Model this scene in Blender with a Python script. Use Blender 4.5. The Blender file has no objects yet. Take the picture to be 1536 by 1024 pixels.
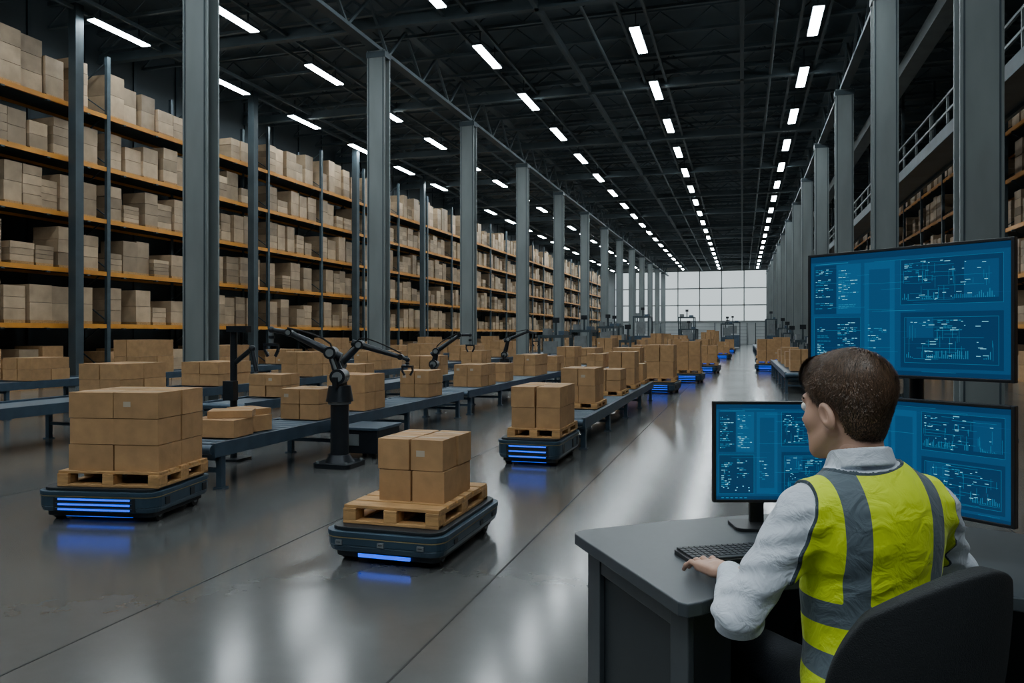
import bpy, math, random
import numpy as np
from mathutils import Vector, Matrix
SC = bpy.context.scene

# ---------------------------------------------------------------- materials
def nt(name):
    m = bpy.data.materials.new(name); m.use_nodes = True
    t = m.node_tree; b = t.nodes['Principled BSDF']
    return m, t, b
def pbr(name, col, rough=.5, metal=0., var=.15, scale=6., bump=0., bscale=60., island=0., spec=.5, stretch=None):
    m, t, b = nt(name)
    b.inputs['Roughness'].default_value = rough
    b.inputs['Metallic'].default_value = metal
    b.inputs['Specular IOR Level'].default_value = spec
    tc = t.nodes.new('ShaderNodeTexCoord'); mp = t.nodes.new('ShaderNodeMapping')
    t.links.new(tc.outputs['Object'], mp.inputs[0])
    if stretch: mp.inputs['Scale'].default_value = stretch
    no = t.nodes.new('ShaderNodeTexNoise'); no.inputs['Scale'].default_value = scale; no.inputs['Detail'].default_value = 3
    t.links.new(mp.outputs[0], no.inputs[0])
    mr = t.nodes.new('ShaderNodeMapRange'); mr.inputs[1].default_value = .3; mr.inputs[2].default_value = .7
    mr.inputs[3].default_value = 1-var; mr.inputs[4].default_value = 1+var
    t.links.new(no.outputs[0], mr.inputs[0])
    val = mr.outputs[0]
    if island > 0:
        g = t.nodes.new('ShaderNodeNewGeometry')
        m2 = t.nodes.new('ShaderNodeMapRange'); m2.inputs[3].default_value = 1-island; m2.inputs[4].default_value = 1+island
        t.links.new(g.outputs['Random Per Island'], m2.inputs[0])
        mu = t.nodes.new('ShaderNodeMath'); mu.operation = 'MULTIPLY'
        t.links.new(val, mu.inputs[0]); t.links.new(m2.outputs[0], mu.inputs[1]); val = mu.outputs[0]
    vm = t.nodes.new('ShaderNodeVectorMath'); vm.operation = 'SCALE'
    vm.inputs[0].default_value = col[:3]; t.links.new(val, vm.inputs['Scale'])
    t.links.new(vm.outputs[0], b.inputs['Base Color'])
    if bump > 0:
        n2 = t.nodes.new('ShaderNodeTexNoise'); n2.inputs['Scale'].default_value = bscale; n2.inputs['Detail'].default_value = 2
        t.links.new(mp.outputs[0], n2.inputs[0])
        bp = t.nodes.new('ShaderNodeBump'); bp.inputs['Strength'].default_value = bump; bp.inputs['Distance'].default_value = .01
        t.links.new(n2.outputs[0], bp.inputs['Height']); t.links.new(bp.outputs[0], b.inputs['Normal'])
    return m
def emi(name, col, s):
    m, t, b = nt(name)
    b.inputs['Base Color'].default_value = (0, 0, 0, 1); b.inputs['Roughness'].default_value = .3
    b.inputs['Emission Color'].default_value = (*col, 1); b.inputs['Emission Strength'].default_value = s
    return m

M = {}
M['card'] = pbr('cardboard', (.45, .26, .118), .75, var=.12, scale=9, bump=.15, bscale=50, island=.13)
M['tape'] = pbr('packing_tape', (.40, .25, .13), .35, var=.05)
M['rackbox'] = pbr('wrapped_cartons', (.42, .305, .195), .55, var=.16, scale=3, island=.36)
M['label'] = pbr('paper_label', (.50, .42, .32), .6, var=.03)
M['wood'] = pbr('pallet_wood', (.50, .28, .11), .7, var=.22, scale=7, bump=.2, island=.18, stretch=(1, 4, 4))
M['agv'] = pbr('robot_blue_paint', (.040, .075, .110), .38, .3, var=.12)
M['agvdark'] = pbr('robot_dark_plastic', (.012, .016, .020), .5, var=.1)
M['conv'] = pbr('conveyor_steel', (.065, .105, .150), .42, .4, var=.15)
M['belt'] = pbr('conveyor_belt', (.10, .14, .18), .38, var=.1, scale=3)
M['steel'] = pbr('grey_steel', (.20, .23, .235), .5, .25, var=.12, scale=2, stretch=(1, 1, .3))
M['dsteel'] = pbr('dark_steel', (.055, .078, .092), .5, .4, var=.2, scale=1.5)
M['roofsteel'] = pbr('roof_steel', (.085, .118, .135), .6, .1, var=.2, scale=1)
M['deck'] = pbr('roof_deck', (.075, .108, .128), .7, var=.25, scale=.5, bump=.3, bscale=6)
M['orange'] = pbr('rack_orange', (.66, .27, .03), .45, var=.12, scale=2)
M['post'] = pbr('rack_post_paint', (.06, .088, .105), .45, .3, var=.15)
M['black'] = pbr('arm_dark_metal', (.026, .031, .038), .30, .5, var=.1)
M['bplast'] = pbr('black_plastic', (.010, .011, .013), .38, var=.1)
M['fabric'] = pbr('chair_fabric', (.012, .015, .018), .75, var=.1, bump=.35, bscale=350)
M['desk'] = pbr('desk_laminate', (.048, .058, .066), .38, var=.05, scale=30)
M['deskbody'] = pbr('desk_carcass', (.022, .028, .033), .5, var=.06)
M['wall'] = pbr('wall_panel', (.05, .068, .08), .7, var=.15, scale=.4)
M['wallfar'] = pbr('wall_far_paint', (.46, .50, .51), .7, var=.1, scale=.3)
M['skin'] = pbr('skin', (.52, .31, .225), .48, var=.07, scale=40, bump=.05, bscale=300)
M['hairs'] = pbr('hair_strands', (.098, .056, .032), .45, var=.1, island=.6)
M['trouser'] = pbr('trouser_cloth', (.012, .015, .022), .8, var=.1, bump=.2, bscale=200)
M['shoe'] = pbr('shoe_leather', (.012, .01, .009), .35)
M['eye'] = pbr('eye_white', (.75, .73, .70), .2, var=.0)
M['iris'] = pbr('iris', (.05, .03, .015), .2)
M['brow'] = pbr('eyebrow_hair', (.04, .022, .012), .7)
M['key'] = pbr('keycap', (.028, .031, .035), .5)
M['rubber'] = pbr('rubber', (.01, .01, .01), .7)
M['lamp'] = emi('lamp_diffuser', (.86, .96, 1.0), 52)
M['led'] = emi('robot_led', (.0, .08, 1.0), 1.8)
M['window'] = emi('frosted_window', (.80, .92, .95), 1.0)
M['scr'] = emi('screen_blue', (.003, .070, .185), .92)
M['scr2'] = emi('screen_panel_dark', (.002, .042, .122), .9)
M['scr3'] = emi('screen_panel_light', (.006, .100, .245), .92)
M['scrl'] = emi('screen_lines', (.015, .22, .40), .95)
M['scrt'] = emi('screen_text', (.20, .62, .80), 1.1)
M['grey'] = pbr('grey_plastic', (.16, .18, .19), .5)
M['yel'] = pbr('trim_line', (.36, .28, .13), .5)

def floor_mat():
    m, t, b = nt('polished_concrete')
    N = t.nodes; L = t.links
    tc = N.new('ShaderNodeTexCoord')
    a = N.new('ShaderNodeTexNoise'); a.inputs['Scale'].default_value = .5; a.inputs['Detail'].default_value = 5; a.inputs['Roughness'].default_value = .6
    c = N.new('ShaderNodeTexNoise'); c.inputs['Scale'].default_value = 5; c.inputs['Detail'].default_value = 6; c.inputs['Roughness'].default_value = .65
    L.new(tc.outputs['Object'], a.inputs[0]); L.new(tc.outputs['Object'], c.inputs[0])
    mx = N.new('ShaderNodeMath'); mx.operation = 'MULTIPLY_ADD'; mx.inputs[1].default_value = .35
    L.new(c.outputs[0], mx.inputs[0]); L.new(a.outputs[0], mx.inputs[2])
    cr = N.new('ShaderNodeMapRange'); cr.inputs[1].default_value = .4; cr.inputs[2].default_value = .95; cr.inputs[3].default_value = .84; cr.inputs[4].default_value = 1.18
    L.new(mx.outputs[0], cr.inputs[0])
    vm = N.new('ShaderNodeVectorMath'); vm.operation = 'SCALE'; vm.inputs[0].default_value = (.100, .103, .100)
    L.new(cr.outputs[0], vm.inputs['Scale']); L.new(vm.outputs[0], b.inputs['Base Color'])
    mr = N.new('ShaderNodeMapRange'); mr.inputs[1].default_value = .4; mr.inputs[2].default_value = .95; mr.inputs[3].default_value = .145; mr.inputs[4].default_value = .20
    L.new(mx.outputs[0], mr.inputs[0]); L.new(mr.outputs[0], b.inputs['Roughness'])
    bp = N.new('ShaderNodeBump'); bp.inputs['Strength'].default_value = .022; bp.inputs['Distance'].default_value = .02
    n3 = N.new('ShaderNodeTexNoise'); n3.inputs['Scale'].default_value = 2.5; n3.inputs['Detail'].default_value = 2
    L.new(tc.outputs['Object'], n3.inputs[0]); L.new(n3.outputs[0], bp.inputs['Height']); L.new(bp.outputs[0], b.inputs['Normal'])
    b.inputs['Specular IOR Level'].default_value = .8
    return m
M['floor'] = floor_mat()

# ---------------------------------------------------------------- mesh builder
class MB:
    def __init__(s): s.v = []; s.f = []; s.m = []; s.sm = []; s.mats = []
    def mi(s, k):
        if k not in s.mats: s.mats.append(k)
        return s.mats.index(k)
    def add(s, vs, fs, k, smooth=False):
        o = len(s.v); s.v += [tuple(v) for v in vs]; i = s.mi(k)
        for f in fs: s.f.append([o+j for j in f]); s.m.append(i); s.sm.append(smooth)
    def box(s, c, d, k, rz=0., rx=0.):
        hx, hy, hz = d[0]/2, d[1]/2, d[2]/2
        vs = [(x, y, z) for z in (-hz, hz) for y in (-hy, hy) for x in (-hx, hx)]
        if rx: cs, sn = math.cos(rx), math.sin(rx); vs = [(x, y*cs-z*sn, y*sn+z*cs) for x, y, z in vs]
        if rz: cs, sn = math.cos(rz), math.sin(rz); vs = [(x*cs-y*sn, x*sn+y*cs, z) for x, y, z in vs]
        vs = [(x+c[0], y+c[1], z+c[2]) for x, y, z in vs]
        s.add(vs, [(0, 2, 3, 1), (4, 5, 7, 6), (0, 1, 5, 4), (2, 6, 7, 3), (0, 4, 6, 2), (1, 3, 7, 5)], k)
    def bx(s, x0, x1, y0, y1, z0, z1, k): s.box(((x0+x1)/2, (y0+y1)/2, (z0+z1)/2), (x1-x0, y1-y0, z1-z0), k)
    def stick(s, p, q, w, h, k):
        p = Vector(p); q = Vector(q); d = (q-p).normalized()
        up = Vector((0, 0, 1)) if abs(d.z) < .95 else Vector((0, 1, 0))
        a = d.cross(up).normalized()*w/2; b = a.cross(d).normalized()*h/2
        vs = [p-a-b, p+a-b, p+a+b, p-a+b, q-a-b, q+a-b, q+a+b, q-a+b]
        s.add(vs, [(0, 1, 2, 3), (7, 6, 5, 4), (0, 4, 5, 1), (1, 5, 6, 2), (2, 6, 7, 3), (3, 7, 4, 0)], k)
    def cyl(s, p, q, r, k, n=16, r2=None):
        r2 = r if r2 is None else r2
        p = Vector(p); q = Vector(q); d = (q-p).normalized()
        up = Vector((0, 0, 1)) if abs(d.z) < .95 else Vector((0, 1, 0))
        a = d.cross(up).normalized(); b = d.cross(a).normalized()
        vs = []
        for c, rr in ((p, r), (q, r2)):
            for i in range(n):
                t = 2*math.pi*i/n; vs.append(c+(a*math.cos(t)+b*math.sin(t))*rr)
        s.add(vs, [(i, (i+1) % n, n+(i+1) % n, n+i) for i in range(n)], k, True)
        s.add(vs[:n], [tuple(range(n))[::-1]], k); s.add(vs[n:], [tuple(range(n))], k)
    def prism(s, pts, z0, z1, k, pts2=None, smooth=False):
        n = len(pts); pts2 = pts2 or pts
        vs = [(x, y, z0) for x, y in pts]+[(x, y, z1) for x, y in pts2]
        s.add(vs, [(i, (i+1) % n, n+(i+1) % n, n+i) for i in range(n)]+[tuple(range(n))[::-1], tuple(range(n, 2*n))], k, smooth)
    def sphere(s, c, r, k, n=14, sz=1.):
        vs = []; fs = []
        for i in range(n+1):
            th = math.pi*i/n
            for j in range(n*2):
                ph = math.pi*j/n; vs.append((c[0]+r*math.sin(th)*math.cos(ph), c[1]+r*math.sin(th)*math.sin(ph), c[2]+sz*r*math.cos(th)))
        for i in range(n):
            for j in range(n*2):
                a = i*2*n+j; b = i*2*n+(j+1) % (2*n); fs.append((a, a+2*n, b+2*n, b))
        s.add(vs, fs, k, True)
    def obj(s, name, parent=None, bevel=0., loc=(0, 0, 0), rz=0., seg=2):
        me = bpy.data.meshes.new(name); me.from_pydata(s.v, [], s.f)
        for k in s.mats: me.materials.append(M[k])
        me.polygons.foreach_set('material_index', s.m); me.polygons.foreach_set('use_smooth', s.sm)
        me.update()
        o = bpy.data.objects.new(name, me); SC.collection.objects.link(o)
        o.location = loc; o.rotation_euler = (0, 0, rz)
        if parent: o.parent = parent
        if bevel > 0:
            b = o.modifiers.new('bevel', 'BEVEL'); b.width = bevel; b.segments = seg; b.limit_method = 'ANGLE'; b.angle_limit = math.radians(50)
        return o
def empty(name, loc=(0, 0, 0), rz=0.):
    e = bpy.data.objects.new(name, None); SC.collection.objects.link(e); e.location = loc; e.rotation_euler = (0, 0, rz); e.empty_display_size = .1
    return e
def rrect(w, l, r, n=5, cx=0, cy=0):
    pts = []
    for sx, sy, a0 in ((1, -1, -90), (1, 1, 0), (-1, 1, 90), (-1, -1, 180)):
        for i in range(n+1):
            a = math.radians(a0+90*i/n); pts.append((cx+sx*(w/2-r)+r*math.cos(a), cy+sy*(l/2-r)+r*math.sin(a)))
    return pts

# ---------------------------------------------------------------- room shell
XL, XR, YB, YF, ZC = -19.6, 9.9, -11., 108., 11.3
b = MB(); b.bx(XL, XR, YB, YF, -.2, 0, 'floor'); b.obj('floor')
b = MB()
for x in (-1.41, -3.01, -6.3, -12.6, 1.9, 6.3): b.bx(x-.006, x+.006, YB, YF, .0, .0012, 'rubber')
b.obj('floor_joint_seams')
b = MB(); b.bx(XL, XR, YB, YF, ZC, ZC+.2, 'deck')
b.obj('ceiling')
b = MB(); b.bx(XL-.2, XL, YB, YF, 0, ZC, 'wall')
for i in range(60): b.bx(XL, XL+.06, YB+i*2, YB+i*2+.12, 0, ZC, 'dsteel')
b.obj('wall_left')
b = MB(); b.bx(XR, XR+.2, YB, YF, 0, ZC, 'wall')
for i in range(60): b.bx(XR-.06, XR, YB+i*2, YB+i*2+.12, 0, ZC, 'dsteel')
b.obj('wall_right')
b = MB(); b.bx(XL, XR, YB-.2, YB, 0, ZC, 'wall'); b.obj('wall_back')
b = MB(); b.bx(XL, XR, YF, YF+.2, 0, ZC, 'wallfar'); b.obj('wall_far')
b = MB()
y = YF-.03
wx0, wx1 = -17.2, 9.0
b.bx(wx0, wx1, y-.02, y, 3.2, 10.0, 'window')
nx = 9
for i in range(nx+1):
    x = wx0+(wx1-wx0)*i/nx; b.bx(x-.07, x+.07, y-.12, y-.02, 2.97, 10.6, 'steel')
for z in (3.05, 5.3, 7.6, 10.0): b.bx(wx0, wx1, y-.12, y-.02, z-.08, z+.08, 'steel')
b.obj('window_1')
for i in range(6):
    b = MB(); x = -15+i*4.2; b.bx(x, x+3.0, y-.06, y, 0, 2.8, 'wallfar')
    for k in range(6): b.bx(x, x+3.0, y-.075, y-.06, .1+k*.45, .13+k*.45, 'dsteel')
    b.bx(x-.1, x, y-.1, y, 0, 2.9, 'dsteel'); b.bx(x+3., x+3.1, y-.1, y, 0, 2.9, 'dsteel')
    b.obj('door_%d' % (i+1))

# roof structure
GY = [12.2+7.4*k for k in range(-3, 13)]
b = MB()
for yy in GY:
    b.bx(XL, XR, yy-.10, yy+.10, 10.0, 10.06, 'roofsteel'); b.bx(XL, XR, yy-.03, yy+.03, 10.06, 10.30, 'roofsteel'); b.bx(XL, XR, yy-.10, yy+.10, 10.9, 10.98, 'roofsteel')
    x = XL
    while x < XR-2:
        b.stick((x, yy, 10.2), (x+1.0, yy, 10.9), .07, .07, 'roofsteel'); b.stick((x+1.0, yy, 10.9), (x+2.0, yy, 10.2), .07, .07, 'roofsteel'); x += 2.0
for x in (-9.8, 3.18):
    b.bx(x-.13, x+.13, YB, YF, 9.36, 9.46, 'roofsteel'); b.bx(x-.13, x+.13, YB, YF, 10.6, 10.7, 'roofsteel')
    yy = YB
    while yy < YF-2:
        b.stick((x, yy, 9.46), (x, yy+1.2, 10.6), .07, .07, 'roofsteel'); b.stick((x, yy+1.2, 10.6), (x, yy+2.4, 9.46), .07, .07, 'roofsteel'); yy += 2.4
b.obj('roof_girders')
b = MB()
yy = YB+1
while yy < YF:
    b.bx(XL, XR, yy-.05, yy+.05, 11.1, 11.2, 'roofsteel'); b.bx(XL, XR, yy-.05, yy+.05, 10.42, 10.50, 'roofsteel')
    if yy < 60:
        x = XL
        while x < XR-1:
            b.stick((x, yy, 10.5), (x+.75, yy, 11.1), .035, .035, 'roofsteel'); b.stick((x+.75, yy, 11.1), (x+1.5, yy, 10.5), .035, .035, 'roofsteel'); x += 1.5
    yy += 1.85
b.obj('roof_joists')
b = MB()
ROWS = (1.91, -2.86, -7.47, -13.1, -16.8)
for x in ROWS:
    for dx in (-.35, .35): b.bx(x+dx-.04, x+dx+.04, YB, YF, 10.12, 10.22, 'roofsteel')
b.bx(4.8, 5.05, YB, YF, 9.5, 10.0, 'steel'); b.bx(4.7, 5.15, YB, YF, 9.44, 9.5, 'steel')
for x in (-5.2, .0): b.bx(x-.06, x+.06, YB, YF, 10.0, 10.2, 'roofsteel')
for x in (-4.1, -11.5, .9): b.cyl((x, YB, 10.1), (x, YF, 10.1), .05, 'roofsteel', 8)
b.obj('roof_rails')
b = MB()
for x in ROWS:
    k = -6
    while True:
        yy = 22.3+4.76*k
        if yy > YF-1: break
        b.bx(x-.13, x+.13, yy-1.0, yy+1.0, 9.90, 9.92, 'lamp')
        b.bx(x-.15, x+.15, yy-1.04, yy+1.04, 9.921, 9.99, 'dsteel')
        for s in (-.7, .7): b.stick((x, yy+s, 10.0), (x, yy+s, 10.6), .03, .03, 'dsteel')
        k += 1
b.obj('ceiling_lights')
for (x, yy) in ((-1.0, .2), (1.3, .3)):  # invented fixtures with hangers, added above the view to brighten worker and desk
    b = MB(); b.bx(x-.11, x+.11, yy-.6, yy+.6, 4.60, 4.62, 'lamp'); b.bx(x-.13, x+.13, yy-.64, yy+.64, 4.621, 4.70, 'dsteel')
    for s in (-.5, .5): b.cyl((x, yy+s, 4.7), (x, yy+s, 10.12), .012, 'dsteel', 6)
    b.bx(x-.5, x+.5, yy-.55, yy-.45, 10.10, 10.16, 'dsteel'); b.bx(x-.5, x+.5, yy+.45, yy+.55, 10.10, 10.16, 'dsteel')
    b.obj('added_key_light')

# columns
def column(x, y, w=.54, top=9.36):
    b = MB(); t = .045; d = .36
    b.bx(x-w/2, x+w/2, y-d/2, y-d/2+t, 0.03, top, 'steel'); b.bx(x-w/2, x+w/2, y+d/2-t, y+d/2, 0.03, top, 'steel')
    b.bx(x-.03, x+.03, y-d/2+t, y+d/2-t, 0.03, top, 'steel')
    for s in (-1, 1): b.bx(x+s*(w/2-.05)-.012, x+s*(w/2-.05)+.012, y-d/2-.012, y-d/2, .03, top, 'dsteel')
    b.bx(x-.4, x+.4, y-.32, y+.32, 0, .03, 'dsteel')
    for sx in (-.33, .33):
        for sy in (-.25, .25): b.cyl((x+sx, y+sy, .03), (x+sx, y+sy, .08), .025, 'dsteel', 8)
    b.bx(x-w/2-.02, x+w/2+.02, y-d/2-.02, y+d/2+.02, top-.2, top-.04, 'dsteel')
    b.obj('steel_column', bevel=0)
for yy in GY[2:]:
    if yy > 0:
        column(-9.8, yy)
        if yy > 10: column(3.18, yy)

# racks
LV = [1.67, 3.17, 4.67, 6.17, 7.67]
def rack(xf, sgn, y0, nb, bay, name, seed):
    rr = random.Random(seed)
    b = MB(); c = MB(); xb = xf+sgn*1.15
    for i in range(nb+1):
        yy = y0+i*bay
        for x in (xf, xb):
            b.bx(x-.05, x+.05, yy-.06, yy+.06, 0, 9.4, 'post')
        z = .3
        while z < 9:
            b.stick((xf, yy, z), (xb, yy, z+.75), .03, .03, 'post'); b.stick((xb, yy, z+.75), (xf, yy, z+1.5), .03, .03, 'post'); z += 1.5
    for z in LV:
        for x in (xf, xb): b.bx(x-.03, x+.03, y0, y0+nb*bay, z-.07, z+.05, 'orange')
        b.bx(min(xf, xb)+.03, max(xf, xb)-.03, y0, y0+nb*bay, z+.0, z+.04, 'dsteel')
        n = int(nb*bay/1.3)
        for j in range(n):
            yj = y0+.6+j*1.3
            b.bx(xf-.05, xf+.05, yj-.05, yj+.05, z-.11, z-.07, 'dsteel')
    for i in range(nb):
        for li, z in enumerate([-.04]+LV):
            yy = y0+i*bay+.12+rr.uniform(0, .08); end = y0+(i+1)*bay-.08
            while yy < end-.45:
                if rr.random() < .11: yy += rr.uniform(.25, .6); continue
                w = rr.uniform(.50, .72); h = rr.choice([.50, .72, .9, .98, 1.02])*rr.uniform(.93, 1.04)
                if z > 7: h = rr.choice([.7, 1.0, 1.2, 1.35])
                if yy+w > end: break
                dp = rr.uniform(.8, 1.0); xc = xf+sgn*(.06+dp/2+rr.uniform(0, .14))
                z0 = z+.041
                kk = 'card' if (li == 0 and rr.random() < .7) else 'rackbox'
                c.bx(xc-dp/2, xc+dp/2, yy+.02, yy+w-.02, z0, z0+.09, 'wood')
                z0 += .09
                ns = rr.choice([2, 2, 3, 4])
                for q in range(ns):
                    jj = rr.uniform(-.010, .010)
                    c.bx(xc-dp/2, xc+dp/2, yy+jj, yy+w+jj-.02, z0+h/ns*q, z0+h/ns*(q+1)-.010, kk)
                yy += w+rr.choice([.01, .03, .05, .16])
    b.obj(name); c.obj('rack_cartons')
rack(-17.5, -1, 2.2, 26, 3.9, 'pallet_rack', 3)
rack(7.9, 1, 4.0, 25, 3.9, 'pallet_rack', 5)
b = MB()
for yy in (13.0, 16.4, 24.2, 32.0, 39.8, 47.6): b.bx(-17.3, -17.05, yy-.13, yy+.13, 0, 10.3, 'dsteel')
b.obj('rack_tower_posts')

# walkway on the right
b = MB()
b.bx(5.5, 6.5, 6, 90, 7.0, 7.12, 'dsteel')
for x in (5.5, 6.5):
    b.bx(x-.05, x+.05, 6, 90, 6.9, 7.25, 'dsteel')
    for z in (7.65, 8.1): b.bx(x-.03, x+.03, 6, 90, z-.03, z+.03, 'steel')
    for i in range(43): b.bx(x-.03, x+.03, 6+i*2-.03, 6+i*2+.03, 7.1, 8.1, 'steel')
for i in range(12):
    for x in (5.5, 6.5): b.bx(x-.04, x+.04, 8+i*7.4-.04, 8+i*7.4+.04, 8.1, 10.35, 'dsteel')
b.obj('overhead_walkway')

# ---------------------------------------------------------------- cartons / pallets / robots / conveyors
def carton(b, cx, cy, z0, sx, sy, sz, rz=0., lab=False):
    b.box((cx, cy, z0+sz/2), (sx, sy, sz), 'card', rz)
    cs, sn = math.cos(rz), math.sin(rz)
    def T(dx, dy): return (cx+dx*cs-dy*sn, cy+dx*sn+dy*cs)
    b.box((cx, cy, z0+sz+.0006), (sx*.996, .045, .001), 'tape', rz)
    if lab:
        p = T(-sx*.2, -sy/2-.0008); b.box((p[0], p[1], z0+sz*.55), (.06, .001, .04), 'label', rz)
def stack(name, cx, cy, z0, nx, ny, nz, W, D, H, rz=0., seed=1, lean=0., bevel=.006):
    rr = random.Random(seed); b = MB(); sx, sy, sz = W/nx, D/ny, H/nz
    for k in range(nz):
        for i in range(nx):
            for j in range(ny):
                x = (i-(nx-1)/2)*sx+rr.uniform(-.006, .006)+lean*k; yv = (j-(ny-1)/2)*sy+rr.uniform(-.006, .006)
                carton(b, x, yv, k*sz, sx-.012, sy-.012, sz-.005, rr.uniform(-.012, .012), rr.random() < .12)
    return b.obj(name, bevel=bevel, loc=(cx, cy, z0), rz=rz)
def pallet(cx, cy, z0, W, D, H, rz=0.):
    b = MB(); t = H*.17
    n = max(4, int(D/.14))
    for i in range(n):
        yv = -D/2+D/n*(i+.5); b.box((0, yv, H-t/2), (W, D/n*.82, t), 'wood')
    for x in (-W/2+.045, 0, W/2-.045):
        b.box((x, 0, H-t*1.5), (.09, D, t), 'wood')
        for yv in (-D/2+.06, 0, D/2-.06): b.box((x, yv, t+(H-3*t)/2), (.09, .12, H-3*t), 'wood')
        b.box((x, 0, t/2), (.09, D, t), 'wood')
    for yv in (-D/2+.045, D/2-.045): b.box((0, yv, t/2), (W, .088, t*.98), 'wood')
    return b.obj('wooden_pallet', bevel=.003, loc=(cx, cy, z0+.001), rz=rz)
def agv(cx, cy, W, L, H, rz=0., led='front'):
    e = empty('transport_robot', (cx, cy, 0), rz)
    b = MB()
    b.prism(rrect(W-.10, L-.10, .05), .045, .11, 'agvdark')
    b.obj('undercarriage', e, .004)
    b = MB()
    b.prism(rrect(W-.03, L-.03, .09), .085, .125, 'agv', rrect(W, L, .10)); b.prism(rrect(W, L, .10), .125, H-.055, 'agv')
    b.obj('body', e, .008, seg=3)
    b = MB()
    b.prism(rrect(W+.014, L+.014, .105), H-.055, H-.022, 'agv'); b.prism(rrect(W-.05, L-.05, .09), H-.022, H, 'agvdark')
    b.prism(rrect(W+.006, L+.006, .101), H-.064, H-.056, 'yel')
    b.obj('deck', e, .004)
    b = MB()
    for sx in (-1, 1):
        for sy in (-1, 1):
            b.cyl((sx*(W/2-.13), sy*(L/2-.17), .055), (sx*(W/2-.06), sy*(L/2-.17), .055), .055, 'rubber', 20)
            b.cyl((sx*(W/2-.062), sy*(L/2-.17), .055), (sx*(W/2-.055), sy*(L/2-.17), .055), .028, 'grey', 14)
            b.cyl((sx*(W/2-.13), sy*(L/2-.17), .055), (sx*(W/2-.13), sy*(L/2-.17), .1), .03, 'agvdark', 12)
    b.obj('wheels', e)
    b = MB(); yf = -L/2
    if led == 'front':
        b.bx(-W*.34, W*.34, yf-.006, yf+.01, .095, H-.068, 'agvdark')
        n = 3
        for i in range(n):
            z = .108+i*(H-.068-.12)/(n-1); b.bx(-W*.30, W*.30, yf-.012, yf-.004, z-.007, z+.007, 'led')
            b.bx(-W*.32, W*.32, yf-.016, yf-.004, z+.009, z+.014, 'agv')
        b.bx(-W*.28, W*.28, yf+.06, yf+.09, .040, .050, 'led')
    else:
        b.bx(-W*.22, W*.22, yf+.035, yf+.06, .050, .078, 'led'); b.bx(-W*.26, W*.26, yf+.02, yf+.06, .079, .09, 'agvdark')
        for x in (-W*.36, 0, W*.33):
            b.bx(x-.022, x+.022, yf-.012, yf+.01, .13, H-.075, 'grey'); b.bx(x-.014, x+.014, yf-.016, yf, .15, H-.09, 'agvdark')
    for sy in (-.3, .12, .34): b.bx(W/2-.005, W/2+.008, sy*L-.03, sy*L+.03, .13, H-.075, 'agvdark')
    b.obj('lights_and_latches', e, .002)
    return e
def conveyor(x0, x1, y0, y1, z, rollers=False, leg=1.8, name='conveyor'):
    b = MB()
    for x in (x0, x1): b.bx(x-.025, x+.025, y0, y1, z-.11, z+.02, 'conv')
    b.bx(x0+.026, x1-.026, y0+.02, y1-.02, z-.05, z-.005, 'belt')
    if rollers:
        n = int((y1-y0)/.16)
        for i in range(n): b.cyl((x0+.026, y0+.08+i*.16, z-.003), (x1-.026, y0+.08+i*.16, z-.003), .022, 'belt', 8)
    for yy in (y0, y1): b.cyl((x0, yy, z-.04), (x1, yy, z-.04), .045, 'conv', 12)
    n = max(1, int((y1-y0)/leg))
    for i in range(n+1):
        yy = y0+.15+(y1-y0-.3)*i/n
        for x in (x0+.03, x1-.03):
            b.bx(x-.03, x+.03, yy-.03, yy+.03, 0.015, z-.11, 'conv'); b.bx(x-.05, x+.05, yy-.05, yy+.05, 0, .015, 'conv')
        b.bx(x0+.03, x1-.03, yy-.02, yy+.02, z*.35, z*.35+.04, 'conv')
        b.bx(x0+.03, x1-.03, yy-.03, yy+.03, z-.16, z-.11, 'conv')
    return b.obj(name)

A1 = math.radians(10)
agv(-4.80, 5.10, .98, .86, .265, A1, 'front')
pallet(-4.74, 5.12, .265, .84, .74, .12, A1)
stack('carton_stack', -4.72, 5.12, .387, 2, 2, 3, .76, .66, .61, A1, 11)
agv(-2.13, 4.88, .80, 1.18, .235, .0, 'under')
pallet(-2.125, 4.88, .235, .66, .95, .115, .0)
stack('carton_stack', -2.07, 4.86, .352, 2, 2, 2, .47, .52, .41, .0, 12, lean=-.004)
agv(-2.24, 8.62, .70, 1.15, .30, .0, 'front')
pallet(-2.20, 8.62, .30, .60, .95, .10)
stack('carton_stack', -2.19, 8.60, .402, 2, 2, 2, .56, .80, .46, 0, 13)
conveyor(-2.58, -1.88, 9.35, 17.0, .38, True)
for i, (yy, w, h, nz) in enumerate([(10.9, .50, .48, 2), (13.2, .5, .36, 2), (14.9, .5, .62, 2), (16.3, .5, .34, 1)]):
    pallet(-2.2, yy, .402, .56, .8, .08); stack('carton_stack', -2.2, yy, .484, 2, 2, nz, w, .7, h, 0, 20+i, bevel=0)

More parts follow.
